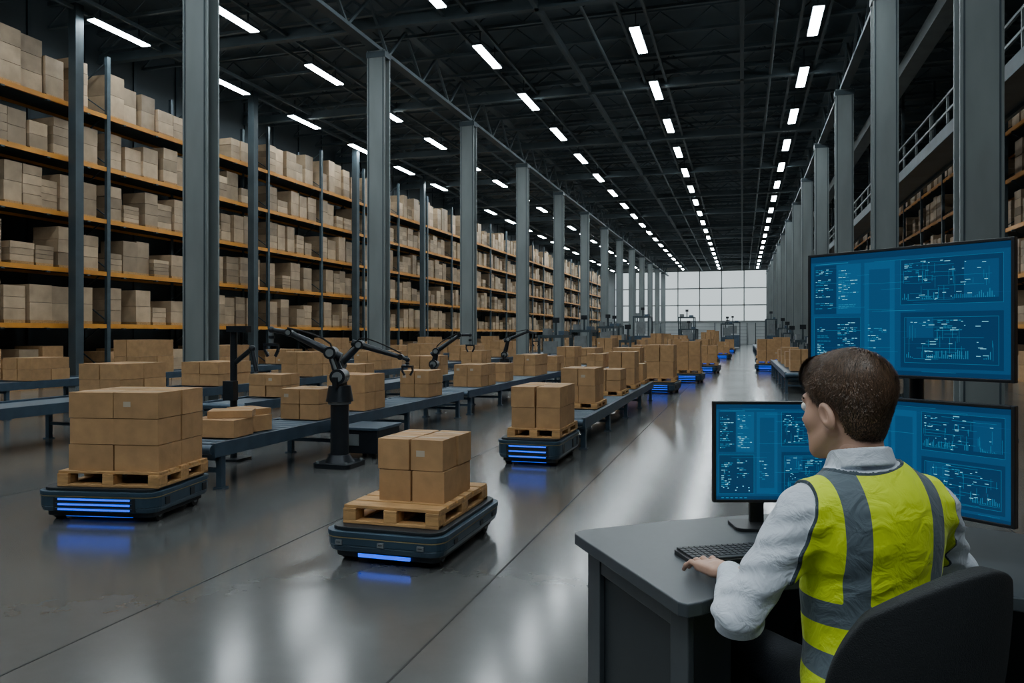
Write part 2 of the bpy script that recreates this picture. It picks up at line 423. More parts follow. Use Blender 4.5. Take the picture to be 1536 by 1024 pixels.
conveyor(-5.3, -4.65, 5.95, 12.5, .42, True); conveyor(-5.3, -4.65, 12.8, 24., .42, True); conveyor(-5.3, -4.65, 24.3, 60., .42)
b = MB()
for (x, yv, z, sx, sy, sz, rz) in [(-4.95, 6.45, 0, .5, .36, .17, .1), (-5.0, 6.88, 0, .46, .34, .16, -.15), (-4.93, 6.6, .172, .42, .3, .07, .5), (-5.02, 7.0, .162, .4, .28, .06, -.4)]:
    carton(b, x, yv, z+.443, sx, sy, sz-.002, rz)
b.obj('loose_cartons', bevel=.005)
for i, (yy, nx, w, d, h, nz) in enumerate([(8.15, 2, .52, .5, .36, 2), (9.3, 2, .56, .6, .47, 2), (11.5, 2, .5, .6, .42, 2), (14.1, 2, .56, .9, .42, 2), (15.6, 2, .5, .6, .38, 2), (18.2, 2, .56, 1.2, .5, 2), (20.4, 2, .5, .8, .4, 2), (22.6, 2, .55, 1., .62, 2)]):
    stack('carton_stack', -4.98, yy, .443, nx, 2, nz, w, d, h, 0, 40+i, bevel=.005 if yy < 12 else 0)
conveyor(-9.2, -8.3, 2.5, 16., .55, False); conveyor(-9.2, -8.3, 16.4, 50., .55)
for i, (yy, d, h) in enumerate([(6.4, .7, .4), (9.2, .9, .45), (11.3, .9, .40), (14.2, .8, .5), (17.5, 1.2, .45), (20.5, .9, .6), (24, 1.4, .5), (28, 1, .6)]):
    stack('carton_stack', -8.75, yy, .571, 2, 2, 2, .74, d, h, 0, 60+i, bevel=0)
conveyor(-7.2, -6.5, 9.0, 22., .48)
for i, (yy, d, h) in enumerate([(10.2, .5, .34), (12.6, .7, .4), (16.2, 1., .45), (19.5, .8, .5)]):
    stack('carton_stack', -6.85, yy, .501, 2, 2, 2, .58, d, h, 0, 80+i, bevel=0)
conveyor(-12.6, -11.8, 6., 40., .6)
for i in range(12): stack('carton_stack', -12.2, 8.2+i*2.6, .622, 2, 2, 2, .66, [1.2, .8, 1.0][i % 3], [.55, .4, .7][i % 3], 0, 250+i, bevel=0)
rr = random.Random(21)
for i, (x, yy) in enumerate([(-1.9, 19.2), (-2.9, 20.8), (-1.5, 23.5), (-3.0, 24.6), (-2.2, 27.0), (-1.2, 29.3), (-3.2, 30.5), (-2.2, 32.6), (-1.4, 35.8), (-2.8, 38), (-2.0, 41.5), (-1.0, 45), (-1.2, 52), (-.9, 60), (.9, 31.5), (1.6, 34.6), (1.0, 38.5), (1.5, 42)]):
    agv(x, yy, .8, 1.15, .28, rr.uniform(-.12, .12), 'front'); pallet(x, yy, .28, .72, 1., .1)
    stack('carton_stack', x, yy, .382, 2, 2, 2, .66, .9, rr.uniform(.45, .95), 0, 100+i, bevel=0)
conveyor(-4.1, -3.5, 20, 27.5, .5); conveyor(-4.1, -3.5, 33, 56, .5); conveyor(1.0, 1.8, 19.5, 29, .5); conveyor(.9, 1.7, 44, 70, .5); conveyor(-2.6, -1.9, 48, 75, .5)
for i in range(9):
    stack('carton_stack', -3.8, 34+i*2.4, .523, 2, 2, 2, .5, rr.uniform(.7, 1.3), rr.uniform(.4, 1.0), 0, 130+i, bevel=0)
    stack('carton_stack', -2.25, 49+i*2.7, .523, 2, 2, 2, .6, rr.uniform(.7, 1.3), rr.uniform(.4, 1.2), 0, 150+i, bevel=0)
    stack('carton_stack', -4.98, 26+i*3.4, .443, 2, 2, 2, .6, rr.uniform(.7, 1.8), rr.uniform(.4, 1.0), 0, 170+i, bevel=0)
for i in range(4): stack('carton_stack', 1.4, 20.6+i*2.2, .523, 2, 2, 2, .5, .7, rr.uniform(.25, .55), 0, 190+i, bevel=0)
for i in range(3): stack('carton_stack', -3.8, 20.9+i*2.2, .523, 2, 2, 2, .46, .9, rr.uniform(.3, .5), 0, 200+i, bevel=0)
def machine(x, y, w, l, h):
    b = MB()
    for sx in (-1, 1):
        for sy in (-1, 1): b.bx(x+sx*w/2-.04, x+sx*w/2+.04, y+sy*l/2-.04, y+sy*l/2+.04, 0, h, 'dsteel')
    b.bx(x-w/2, x+w/2, y-l/2, y+l/2, h-.1, h, 'dsteel'); b.bx(x-w/2+.05, x+w/2-.05, y-l/2+.05, y+l/2-.05, .12, h*.5, 'conv')
    b.bx(x-w*.3, x+w*.3, y-l/2-.06, y-l/2+.04, h*.55, h*.85, 'grey'); b.cyl((x, y, h), (x, y, h+.5), .04, 'dsteel', 8)
    b.bx(x-.12, x+.12, y-.05, y+.05, h+.42, h+.6, 'black')
    b.bx(x-w*.45, x-w*.2, y-l*.3, y+l*.1, h, h+.22, 'grey'); b.bx(x+w*.15, x+w*.4, y-l*.1, y+l*.35, h, h+.14, 'conv')
    b.obj('sorting_machine')
for (x, y, w, l, h) in [(2.2, 14.6, .8, 1.2, .8), (2.2, 17.6, .9, 1.2, .85), (2.45, 22.9, .5, 1.2, 1.2), (2.35, 25.2, .6, 1.2, .9), (2.45, 29.3, .5, 1.4, 1.1), (2.3, 32.3, .6, 1.4, 1.2), (2.2, 37.5, .7, 1.5, 1.2), (2.4, 45, .5, 1.5, 1.5), (-4.3, 30.2, .4, 1.5, 1.2), (-3.8, 58.5, 1.2, 2, 1.8), (2.4, 50, .6, 2, 1.8), (-6.2, 26, .8, 1.6, 1.4), (-6.2, 31, .8, 1.6, 1.6), (-6.4, 38, .8, 1.6, 1.8), (-7.2, 45, .8, 1.6, 1.9), (-6.4, 52, 1, 2, 2.6), (-1.2, 68, 1, 1.6, 2.3), (-4.3, 64, 1.2, 2, 2.8), (-.9, 80, 1.4, 2, 2.6), (2.2, 64, .8, 2, 2.6)]:
    machine(x, y, w, l, h)

def robot_arm(base, S, E, W, T, g):
    b = MB(); bx_, by_ = base
    b.prism(rrect(.44, .44, .06, cx=bx_, cy=by_), 0, .05, 'black')
    for s in (-.17, .17):
        for q in (-.17, .17): b.cyl((bx_+s, by_+q, .05), (bx_+s, by_+q, .07), .018, 'grey', 8)
    b.cyl((bx_, by_, .05), (bx_, by_, .13), .16, 'black', 24, .11)
    b.cyl((bx_, by_, .13), (bx_, by_, S[2]-.25), .10, 'black', 20); b.cyl((bx_, by_, S[2]-.27), (bx_, by_, S[2]-.10), .15, 'black', 24, .12)
    b.cyl((bx_, by_, S[2]-.30), (bx_, by_, S[2]-.27), .125, 'grey', 24)
    S, E, W, T = Vector(S), Vector(E), Vector(W), Vector(T)
    d = (Vector((T.x, T.y, 0))-Vector((S.x, S.y, 0))).normalized(); n = Vector((-d.y, d.x, 0))
    b.stick(Vector((bx_, by_, S.z-.12))+n*.09, S+n*.09, .05, .16, 'black'); b.stick(Vector((bx_, by_, S.z-.12))-n*.09, S-n*.09, .05, .16, 'black')
    b.cyl(S-n*.13, S+n*.13, .085, 'black', 20)
    for s in (-1, 1): b.cyl(S+n*s*.13, S+n*s*.142, .055, 'grey', 16)
    b.cyl(S, E, .062, 'black', 16, .046); b.cyl(S+n*.08, E+n*.07, .016, 'grey', 8)
    b.cyl(E-n*.09, E+n*.09, .068, 'black', 20)
    for s in (-1, 1): b.cyl(E+n*s*.09, E+n*s*.102, .042, 'grey', 16)
    b.cyl(E-(W-E).normalized()*.12, E, .05, 'black', 14)
    b.cyl(E, W, .050, 'black', 16, .032); b.cyl(W-n*.05, W+n*.05, .043, 'black', 16); b.cyl(W+n*.05, W+n*.058, .026, 'grey', 12)
    b.cyl(W, T, .030, 'black', 12, .026); b.sphere(T, .038, 'black', 8)
    q = T+Vector((0, 0, -g)); b.cyl(T, q, .022, 'grey', 10); b.cyl(T+Vector((0, 0, -g*.4)), T+Vector((0, 0, -g*.6)), .034, 'black', 12)
    b.box(q, (.17, .07, .03), 'black')
    for s in (-1, 1):
        b.stick(q+Vector((s*.075, 0, 0)), q+Vector((s*.085, 0, -.06)), .02, .035, 'black'); b.stick(q+Vector((s*.085, 0, -.06)), q+Vector((s*.045, 0, -.13)), .02, .03, 'black')
    pts = []
    for i in range(9):
        t = i/8; p = S.lerp(E, t/.4) if t < .4 else E.lerp(W, (t-.4)/.6); pts.append(p+n*.07+Vector((0, 0, .05+.07*math.sin(t*math.pi))))
    for i in range(8): b.cyl(pts[i], pts[i+1], .011, 'rubber', 6)
    b.obj('robotic_arm')
robot_arm((-4.22, 7.5), (-4.22, 7.5, .98), (-4.30, 7.46, 1.24), (-4.75, 7.34, 1.46), (-4.93, 7.28, 1.49), .16)
robot_arm((-5.75, 10.2), (-5.75, 10.2, .98), (-5.45, 10.28, 1.28), (-4.85, 10.42, 1.10), (-4.75, 10.44, 1.06), .1)
robot_arm((-5.8, 14.0), (-5.8, 14.0, .85), (-5.75, 14.0, 1.1), (-5.3, 14.1, 1.42), (-5.1, 14.15, 1.42), .2)
robot_arm((-5.9, 19.0), (-5.9, 19.0, .9), (-5.8, 19.0, 1.3), (-5.3, 19.1, 1.5), (-5.1, 19.15, 1.45), .2)
b = MB(); b.bx(-5.72, -5.44, 7.36, 7.64, 0, .03, 'black'); b.cyl((-5.58, 7.5, .03), (-5.58, 7.5, 1.52), .04, 'black', 14); b.box((-5.50, 7.48, 1.5), (.26, .10, .07), 'black'); b.cyl((-5.58, 7.5, 1.1), (-5.3, 7.45, 1.28), .028, 'black', 10)
b.cyl((-5.3, 7.45, 1.28), (-5.22, 7.42, 1.02), .024, 'black', 10); b.sphere((-5.3, 7.45, 1.28), .04, 'black', 8); b.box((-5.58, 7.44, .8), (.14, .09, .22), 'black'); b.obj('sensor_mast')
b = MB(); b.bx(-4.52, -4.02, 8.0, 8.6, .06, .33, 'black'); b.bx(-4.54, -4.0, 7.98, 8.62, .33, .36, 'conv')
for x in (-4.45, -4.1):
    for yy in (8.08, 8.52): b.cyl((x, yy, 0), (x, yy, .06), .025, 'rubber', 10)
b.bx(-4.45, -4.25, 7.985, 8.0, .15, .28, 'grey'); b.obj('control_cabinet', bevel=.004)

# ---------------------------------------------------------------- desk
top = [(-.56, 2.63), (-.16, 2.04), (-.135, 2.03), (-.10, 2.06), (-.05, 2.13), (.02, 2.24), (.10, 2.32), (.19, 2.37), (.30, 2.395), (.45, 2.39), (.60, 2.36), (.78, 2.31), (1.3, 2.2), (1.35, 2.75), (1.15, 2.95), (.9, 3.10), (.6, 3.21), (.3, 3.22), (.05, 3.12), (-.25, 2.93), (-.54, 2.70), (-.565, 2.66)]
desk = empty('workstation_desk')
b = MB(); b.prism(top, .712, .75, 'desk'); b.obj('desktop', desk, .004)
b = MB()
ux, uy = .568, -.823; nx_, ny_ = .823, .568
def off(t, n): return (-.515+ux*t+nx_*n, 2.635+uy*t+ny_*n)
b.prism([off(0, 0.02), off(.655, 0.02), off(.655, .14), off(0, .14)], .0, .712, 'deskbody')
for t0, t1 in ((0, .10), (.57, .665)): b.prism([off(t0, 0), off(t1, 0), off(t1, .019), off(t0, .019)], 0, .711, 'desk')
b.prism([off(.10, .004), off(.57, .004), off(.57, .019), off(.10, .019)], 0.64, .711, 'desk'); b.prism([off(.10, .004), off(.57, .004), off(.57, .019), off(.10, .019)], 0, .08, 'desk')
b.obj('pedestal', desk, .003)
b = MB()
bk = [(-.42, 2.73), (-.2, 2.88), (.07, 3.05), (.32, 3.15), (.58, 3.14), (.86, 3.03), (1.1, 2.88), (1.27, 2.72), (1.25, 2.3)]
for p, q in zip(bk[:-1], bk[1:]): b.stick((p[0], p[1], .40), (q[0], q[1], .40), .025, .62, 'deskbody')
for p in bk[::2]: b.bx(p[0]-.02, p[0]+.02, p[1]-.02, p[1]+.02, 0, .712, 'deskbody')
b.obj('modesty_panel', desk)

# monitors
def ui(b, w, h, yf, seed):
    rr = random.Random(seed)
    def q(x0, z0, x1, z1, k, lay):
        x0 = max(x0, 0); x1 = min(x1, 1); z0 = max(z0, 0); z1 = min(z1, 1)
        if x1 <= x0 or z1 <= z0: return
        yy = yf-.0003*lay; X0, X1, Z0, Z1 = (x0-.5)*w, (x1-.5)*w, (z0-.5)*h, (z1-.5)*h
        b.add([(X0, yy, Z0), (X1, yy, Z0), (X1, yy, Z1), (X0, yy, Z1)], [(0, 1, 2, 3)], k)
    def fr(x0, z0, x1, z1, k='scrl'):
        a, c = .0009/w, .0009/h
        q(x0, z0, x1, z0+c, k, 3); q(x0, z1-c, x1, z1, k, 3); q(x0, z0, x0+a, z1, k, 3); q(x1-a, z0, x1, z1, k, 3)
    def text(x0, z0, x1, z1, dens=.6):
        z = z1-.02
        while z > z0+.01:
            x = x0
            if rr.random() < .85:
                lim = x0+(x1-x0)*rr.uniform(.35, 1)
                while x < lim-.01:
                    ww = rr.uniform(.006, .026)
                    if rr.random() < dens: q(x, z, min(x+ww, lim), z+.0024/h, 'scrt' if rr.random() < .35 else 'scrl', 4)
                    x += ww+.004
            z -= .0064/h
    q(0, 0, 1, 1, 'scr', 0)
    q(0, .95, 1, 1, 'scr2', 1); q(0, 0, 1, .035, 'scr2', 1)
    q(.02, .50, .15, .92, 'scr2', 1); q(.155, .50, .29, .92, 'scr3', 1); q(.02, .06, .29, .47, 'scr2', 1.2)
    q(.31, .06, .47, .92, 'scr3', 1); q(.335, .12, .445, .86, 'scr', 1.5)
    q(.50, .56, .97, .92, 'scr2', 1); q(.50, .06, .97, .50, 'scr2', 1); q(.80, .60, .95, .88, 'scr', 1.4); q(.53, .30, .66, .46, 'scr', 1.4)
    fr(.50, .56, .97, .92); fr(.52, .10, .95, .46); fr(.02, .06, .29, .47)
    text(.03, .53, .14, .90, .75); text(.165, .52, .28, .90, .9); text(.04, .12, .13, .40, .7); text(.16, .22, .28, .44, .7)
    text(.33, .20, .44, .42, .6); text(.52, .74, .64, .90, .5); text(.68, .33, .80, .45, .6)
    q(.03, .93, .22, .935, 'scrl', 3)
    for (x0, z0, x1, z1) in ((.51, .58, .96, .90), (.53, .12, .94, .45)):
        for i in range(12):
            z = z0+(z1-z0)*(i+.5)/12; xa = rr.uniform(x0, x0+.2); q(xa, z, xa+rr.uniform(.05, .24), z+.0009/h, 'scrl', 3)
        for i in range(22):
            x = x0+(x1-x0)*rr.random(); za = rr.uniform(z0, z1-.1); q(x, za, x+.0009/w, za+rr.uniform(.03, .13), 'scrl', 3)
        for i in range(26):
            x = rr.uniform(x0, x1-.05); z = rr.uniform(z0, z1); q(x, z, x+rr.uniform(.004, .03), z+.0020/h, 'scrt', 4)
        x = x0
        while x < x1:
            hh = rr.uniform(.005, .07); q(x, z0+.02, x+.003, z0+.02+hh, 'scrl', 3.5); x += .009 if rr.random() < .85 else .07
    for i in range(9):
        x = rr.uniform(.03, .28); z = rr.uniform(.08, .2); q(x, z, x+.010, z+.010, 'scrt', 4)
    for i in range(26):
        x = rr.uniform(0, .9); z = rr.uniform(.03, .96); q(x, z, x+rr.uniform(.05, .3), z+.0008/h, 'scrl' if rr.random() < .5 else 'scr3', 2.5)
    for i in range(6): q(.04+i*.035, .012, .06+i*.035, .024, 'scrl', 3)
def monitor(pL, pR, z0, z1, seed, stand=None, pole=False):
    pL, pR = Vector(pL), Vector(pR); w = (pR-pL).length; h = z1-z0; ang = math.atan2(pR.y-pL.y, pR.x-pL.x); c = (pL+pR)/2
    e = empty('computer_monitor', (c.x, c.y, 0), ang); zc = (z0+z1)/2; bz = .011
    b = MB(); b.box((0, .010, zc), (w, .020, h), 'bplast'); b.box((0, .03, zc), (w*.7, .03, h*.7), 'bplast')
    for s in (-1, 1): b.box((s*(w/2-bz/2), -.002, zc), (bz, .008, h), 'bplast'); b.box((0, -.002, zc+s*(h/2-bz/2)), (w-2*bz, .008, bz), 'bplast')
    b.obj('housing', e, .002)
    b = MB(); ui(b, w-2*bz, h-2*bz, -.0012, seed); o = b.obj('screen', e); o.location = (0, 0, zc)
    b = MB()
    if pole:
        b.cyl((.0, .11, .76), (.0, .11, zc+.05), .024, 'bplast', 16); b.box((0, .07, zc), (.12, .07, .12), 'bplast'); b.prism(rrect(.24, .18, .03, cx=0, cy=.11), .751, .765, 'bplast')
    else:
        sx = stand or 0
        b.box((sx, .065, .755+(zc-.755)/2), (.05, .022, zc-.755), 'bplast'); b.box((sx, .055, zc), (.09, .03, .09), 'bplast'); b.prism(rrect(.20, .15, .03, cx=sx, cy=.03), .751, .762, 'bplast')
    b.obj('stand', e, .002)
monitor((-.10, 2.84), (.37, 2.975), .845, 1.207, 5, stand=-.07)
monitor((.345, 2.945), (.775, 2.60), .870, 1.235, 8)
monitor((.25, 3.207), (.823, 2.763), 1.293, 1.755, 3, pole=True)

def keyboard(cx, cy, rz):
    b = MB(); b.prism(rrect(.40, .145, .012), 0, .014, 'bplast')
    for r_ in range(6):
        n = 20; kw = .385/n
        for i in range(n):
            if r_ == 0 and 4 <= i <= 9: continue
            if i in (14,): continue
            b.box((-.1925+kw*(i+.5), -.058+r_*.0232, .0175), (kw*.84, .019, .007), 'key')
        if r_ == 0: b.box((-.1925+kw*7, -.058, .0175), (kw*5.8, .019, .007), 'key')
    b.obj('computer_keyboard', bevel=.0012, loc=(cx, cy, .7505), rz=rz)
keyboard(.0, 2.52, math.radians(29))

# ---------------------------------------------------------------- chair
PX, PY, PR = .30, 2.08, math.radians(28)
chair = empty('office_chair', (PX, PY, 0), PR)
def grid_shell(fn, nu, nv, k):
    b = MB(); vs = [Vector(fn(i/(nu-1), j/(nv-1))) for i in range(nu) for j in range(nv)]; fs = []
    for i in range(nu-1):
        for j in range(nv-1): fs.append((i*nv+j, (i+1)*nv+j, (i+1)*nv+j+1, i*nv+j+1))
    b.add(vs, fs, k, True); return b
def backfn(u, v):
    a = u*2-1; c = v*2-1
    x = a*math.sqrt(1-c*c*.40); z = c*math.sqrt(1-a*a*.40)
    X = x*.212-.057; Z = .70+z*.262
    Y = -.325+.10*(x*x)-.05*z+.02*z*z
    return (X, Y, Z+.05*x*max(z, 0))
b = grid_shell(backfn, 25, 25, 'fabric'); o = b.obj('backrest', chair)
s = o.modifiers.new('s', 'SOLIDIFY'); s.thickness = .045; s.offset = 0
s = o.modifiers.new('bv', 'BEVEL'); s.width = .015; s.segments = 3
s = o.modifiers.new('ss', 'SUBSURF'); s.levels = 1; s.render_levels = 1
b = MB()
b.prism(rrect(.46, .46, .12, cx=0, cy=.02), .39, .405, 'bplast'); b.obj('seat_pan', chair, .005)
b = MB(); b.prism(rrect(.49, .49, .14, 8, 0, .02), .405, .460, 'fabric'); b.obj('seat_cushion', chair, .022, seg=4)
b = MB()
b.cyl((0, 0, .10), (0, 0, .25), .028, 'bplast', 18); b.cyl((0, 0, .25), (0, 0, .39), .018, 'grey', 14); b.box((0, 0, .375), (.2, .2, .03), 'bplast')
b.stick((-.02, -.15, .385), (-.04, -.345, .41), .07, .025, 'bplast'); b.stick((-.04, -.345, .40), (-.055, -.375, .66), .07, .025, 'bplast'); b.box((-.055, -.36, .65), (.12, .04, .1), 'bplast')
for i in range(5):
    a = 2*math.pi*i/5+.3; c_, s_ = math.cos(a), math.sin(a)
    b.stick((0, 0, .115), (c_*.28, s_*.28, .085), .045, .035, 'bplast'); b.cyl((c_*.28, s_*.28, .085), (c_*.28, s_*.28, .05), .012, 'grey', 8)
    for q in (-.016, .016): b.cyl((c_*.28-s_*(q-.008), s_*.28+c_*(q-.008), .028), (c_*.28-s_*(q+.008), s_*.28+c_*(q+.008), .028), .028, 'rubber', 16)
b.obj('base', chair)

# ---------------------------------------------------------------- SDF figure
def surface_nets(f, lo, hi, h):
    ax = [np.arange(lo[i], hi[i]+h, h, dtype=np.float32) for i in range(3)]
    X, Y, Z = np.meshgrid(*ax, indexing='ij', sparse=False)
    V = f(X, Y, Z).astype(np.float32); S = V < 0
    cnt = np.zeros([n-1 for n in V.shape], np.int8)
    for a in (0, 1):
        for b_ in (0, 1):
            for c in (0, 1): cnt += S[a:V.shape[0]-1+a, b_:V.shape[1]-1+b_, c:V.shape[2]-1+c]
    mixed = (cnt > 0) & (cnt < 8)
    idx = -np.ones(mixed.shape, np.int64); ii, jj, kk = np.nonzero(mixed); idx[ii, jj, kk] = np.arange(len(ii))
    acc = np.zeros((len(ii), 3)); n = np.zeros(len(ii))
    cor = [(a, b_, c) for a in (0, 1) for b_ in (0, 1) for c in (0, 1)]
    for A in cor:
        for B in cor:
            d = [B[q]-A[q] for q in range(3)]
            if sum(d) == 1 and min(d) >= 0:
                va = V[ii+A[0], jj+A[1], kk+A[2]]; vb = V[ii+B[0], jj+B[1], kk+B[2]]
                m = (va < 0) != (vb < 0); t = np.where(m, va/np.where(m, va-vb, 1), 0)
                pos = np.array(A)[None]+np.array(d)[None]*t[:, None]
                acc[m] += pos[m]; n[m] += 1
    verts = np.array(lo)[None]+h*(np.stack([ii, jj, kk], 1)+acc/n[:, None])
    F = []
    def emit(i, j, k, s, c4):
        q = np.stack([idx[c] for c in c4], 1); q = np.where(s[:, None], q, q[:, ::-1]); F.append(q)
    D = S[:-1] != S[1:]; i, j, k = np.nonzero(D[:, 1:-1, 1:-1]); j += 1; k += 1
    emit(i, j, k, S[i, j, k], [(i, j-1, k-1), (i, j, k-1), (i, j, k), (i, j-1, k)])
    D = S[:, :-1] != S[:, 1:]; i, j, k = np.nonzero(D[1:-1, :, 1:-1]); i += 1; k += 1
    emit(i, j, k, S[i, j, k], [(i-1, j, k-1), (i-1, j, k), (i, j, k), (i, j, k-1)])
    D = S[:, :, :-1] != S[:, :, 1:]; i, j, k = np.nonzero(D[1:-1, 1:-1, :]); i += 1; j += 1
    emit(i, j, k, S[i, j, k], [(i-1, j-1, k), (i, j-1, k), (i, j, k), (i-1, j, k)])
    return verts, np.concatenate(F)
def ell(X, Y, Z, c, r):
    x, y, z = X-c[0], Y-c[1], Z-c[2]
    k0 = np.sqrt((x/r[0])**2+(y/r[1])**2+(z/r[2])**2); k1 = np.sqrt((x/r[0]**2)**2+(y/r[1]**2)**2+(z/r[2]**2)**2)+1e-6
    return k0*(k0-1)/k1
def cap(X, Y, Z, a, b_, ra, rb):
    d = [b_[i]-a[i] for i in range(3)]; L = sum(q*q for q in d)
    t = np.clip(((X-a[0])*d[0]+(Y-a[1])*d[1]+(Z-a[2])*d[2])/L, 0, 1)
    return np.sqrt((X-a[0]-t*d[0])**2+(Y-a[1]-t*d[1])**2+(Z-a[2]-t*d[2])**2)-(ra+(rb-ra)*t)
def smin(a, b_, k): h = np.maximum(k-np.abs(a-b_), 0)/k; return np.minimum(a, b_)-h*h*k*.25
def smax(a, b_, k): return -smin(-a, -b_, k)
def mesh_obj(name, vf, mat, parent, attrs=None, loc=(0, 0, 0), rot=(0, 0, 0), scale=1.):
    v, f = vf
    me = bpy.data.meshes.new(name); me.from_pydata(v.tolist(), [], f.tolist()); me.materials.append(mat)
    me.polygons.foreach_set('use_smooth', [True]*len(f))
    if attrs:
        for k, a in attrs.items():
            at = me.attributes.new(k, 'FLOAT', 'POINT'); at.data.foreach_set('value', np.asarray(a, np.float32))
    me.update(); o = bpy.data.objects.new(name, me); SC.collection.objects.link(o); o.parent = parent
    o.location = loc; o.rotation_euler = rot; o.scale = (scale,)*3
    return o

man = empty('office_worker', (PX, PY, 0), PR)
SL, EL, WL = (-.178, .0, 1.01), (-.335, .02, .768), (-.252, .225, .795)
SR, ER, WR = (.178, .0, 1.01), (.340, .12, .815), (.185, .31, .802)
def vestmask(X, Y, Z):
    f = np.full_like(X, 1.)
    for sg, E, W in ((-1, EL, WL), (1, ER, WR)):
        f = np.minimum(f, cap(X, Y, Z, (sg*.236, .0, 1.03), E, .082, .078))
        f = np.minimum(f, cap(X, Y, Z, E, W, .085, .080))
    neck = np.sqrt((X+.015)**2+((Y-.005))**2)-.086
    f = np.minimum(f, np.maximum(neck, (1.06-Z)))
    return f
def body(X, Y, Z):
    d = ell(X, Y, Z, (0, .0, .93), (.170, .112, .20))
    d = smin(d, ell(X, Y, Z, (0, -.03, .97), (.158, .095, .15)), .05)
    d = smin(d, ell(X, Y, Z, (0, .0, .73), (.158, .120, .22)), .06)
    d = smin(d, ell(X, Y, Z, (0, -.04, .60), (.174, .137, .125)), .06)
    d = smin(d, cap(X, Y, Z, (-.14, -.005, 1.028), (.14, -.005, 1.028), .056, .056), .05)
    d = smin(d, cap(X, Y, Z, (0, -.01, 1.03), (-.01, .01, 1.12), .085, .055), .07)
    for s, S, E, W in ((-1, SL, EL, WL), (1, SR, ER, WR)):
        ed = np.exp(-((X-E[0])**2+(Y-E[1])**2+(Z-E[2])**2)/.010)
        fold = np.sin(95*(Z-.35*Y)+22*X*s+2.5*np.sin(28*Y+14*Z))
        wr = .0024*fold+.0035*ed*fold
        a = cap(X, Y, Z, S, E, .066, .053)
        a = smin(a, cap(X, Y, Z, E, W, .053, .038), .03)
        a = smin(a+wr, cap(X, Y, Z, [E[i]+(W[i]-E[i])*.84 for i in range(3)], W, .040, .039), .004)
        d = smin(d, a, .03)
    d = d+.0036*np.sin(30*Z+16*np.abs(X)+2.*np.sin(9*X))*np.clip((1.0-Z)*4, 0, 1)+.0026*np.sin(48*Z-38*X+3*np.sin(14*Z))*np.clip((.95-Z)*6, 0, 1)
    m = vestmask(X, Y, Z)
    d = d-.008*np.clip(m/.005, 0, 1)
    zz = Z-1.140+.22*(Y-.005); rr_ = np.sqrt((X+.020)**2+((Y-.005)*.93)**2)
    col = smax(np.abs(rr_-.070+zz*.30)-.0060, np.abs(zz)-.024, .006)
    return smin(d, col, .006)
vf = surface_nets(body, (-.45, -.22, .46), (.46, .37, 1.21), .0045)
v = vf[0].astype(np.float32); X, Y, Z = v[:, 0], v[:, 1], v[:, 2]
vm_ = vestmask(X, Y, Z)
rad = np.sqrt((X+.020)**2+(Y-.005)**2)
vm_ = np.minimum(vm_, np.maximum(rad-.088, 1.112-Z))
sx_ = .026-np.abs(np.abs(X)-.102-.02*(Z-.8))
str_ = np.where(Z < .775, -.01-(.775-Z), sx_)
band = np.maximum(.029-np.abs(Z-.785), .028-np.abs(Z-.665))
st = np.maximum(str_, band)
def body_mat():
    m, t, b_ = nt('shirt_and_vest'); N = t.nodes; L = t.links
    def at(n): a = N.new('ShaderNodeAttribute'); a.attribute_name = n; return a.outputs['Fac']
    def gt(s, th):
        q = N.new('ShaderNodeMath'); q.operation = 'GREATER_THAN'; q.inputs[1].default_value = th; L.new(s, q.inputs[0]); return q.outputs[0]
    def mix(f, a, c):
        q = N.new('ShaderNodeMix'); q.data_type = 'RGBA'; L.new(f, q.inputs[0])
        for s, k in ((a, 6), (c, 7)):
            if isinstance(s, tuple): q.inputs[k].default_value = (*s, 1)
            else: L.new(s, q.inputs[k])
        return q.outputs[2]
    tc = N.new('ShaderNodeTexCoord'); no = N.new('ShaderNodeTexNoise'); no.inputs['Scale'].default_value = 14; no.inputs['Detail'].default_value = 3; L.new(tc.outputs['Object'], no.inputs[0])
    v1 = mix(no.outputs[0], (.60, .76, .0), (.72, .88, .01))
    v2 = mix(gt(at('stripe'), 0.), v1, (.095, .130, .155))
    v3 = mix(gt(at('vest'), .0085), (.025, .045, .06), v2)
    c = mix(gt(at('vest'), 0.0), (.58, .63, .70), v3)
    L.new(c, b_.inputs['Base Color']); b_.inputs['Roughness'].default_value = .72
    b_.inputs['Sheen Weight'].default_value = .12
    n2 = N.new('ShaderNodeTexNoise'); n2.inputs['Scale'].default_value = 16; n2.inputs['Detail'].default_value = 3; n2.inputs['Distortion'].default_value = 1.6; L.new(tc.outputs['Object'], n2.inputs[0])
    bp = N.new('ShaderNodeBump'); bp.inputs['Strength'].default_value = .5; bp.inputs['Distance'].default_value = .016; L.new(n2.outputs[0], bp.inputs['Height'])
    L.new(bp.outputs[0], b_.inputs['Normal'])
    return m
mesh_obj('torso_and_arms', vf, body_mat(), man, {'vest': vm_, 'stripe': st})

def legs(X, Y, Z):
    d = ell(X, Y, Z, (0, -.03, .57), (.160, .12, .095))
    for s in (-1, 1):
        a = cap(X, Y, Z, (s*.09, .0, .555), (s*.12, .40, .535), .080, .062)
        a = smin(a, cap(X, Y, Z, (s*.12, .40, .53), (s*.12, .36, .10), .062, .045), .03)
        d = smin(d, a, .05)
    return smax(d, .464-Z-np.clip(Y-.2, 0, 1)*5, .01)
mesh_obj('trousers', surface_nets(legs, (-.25, -.22, .04), (.25, .52, .70), .01), M['trouser'], man)
b = MB()
for s in (-1, 1): b.prism(rrect(.095, .27, .045, 6, s*.12, .42), 0, .03, 'shoe'); b.prism(rrect(.09, .26, .044, 6, s*.12, .42), .03, .09, 'shoe', rrect(.075, .15, .035, 6, s*.12, .38))
b.obj('shoes', man, .01, seg=3)

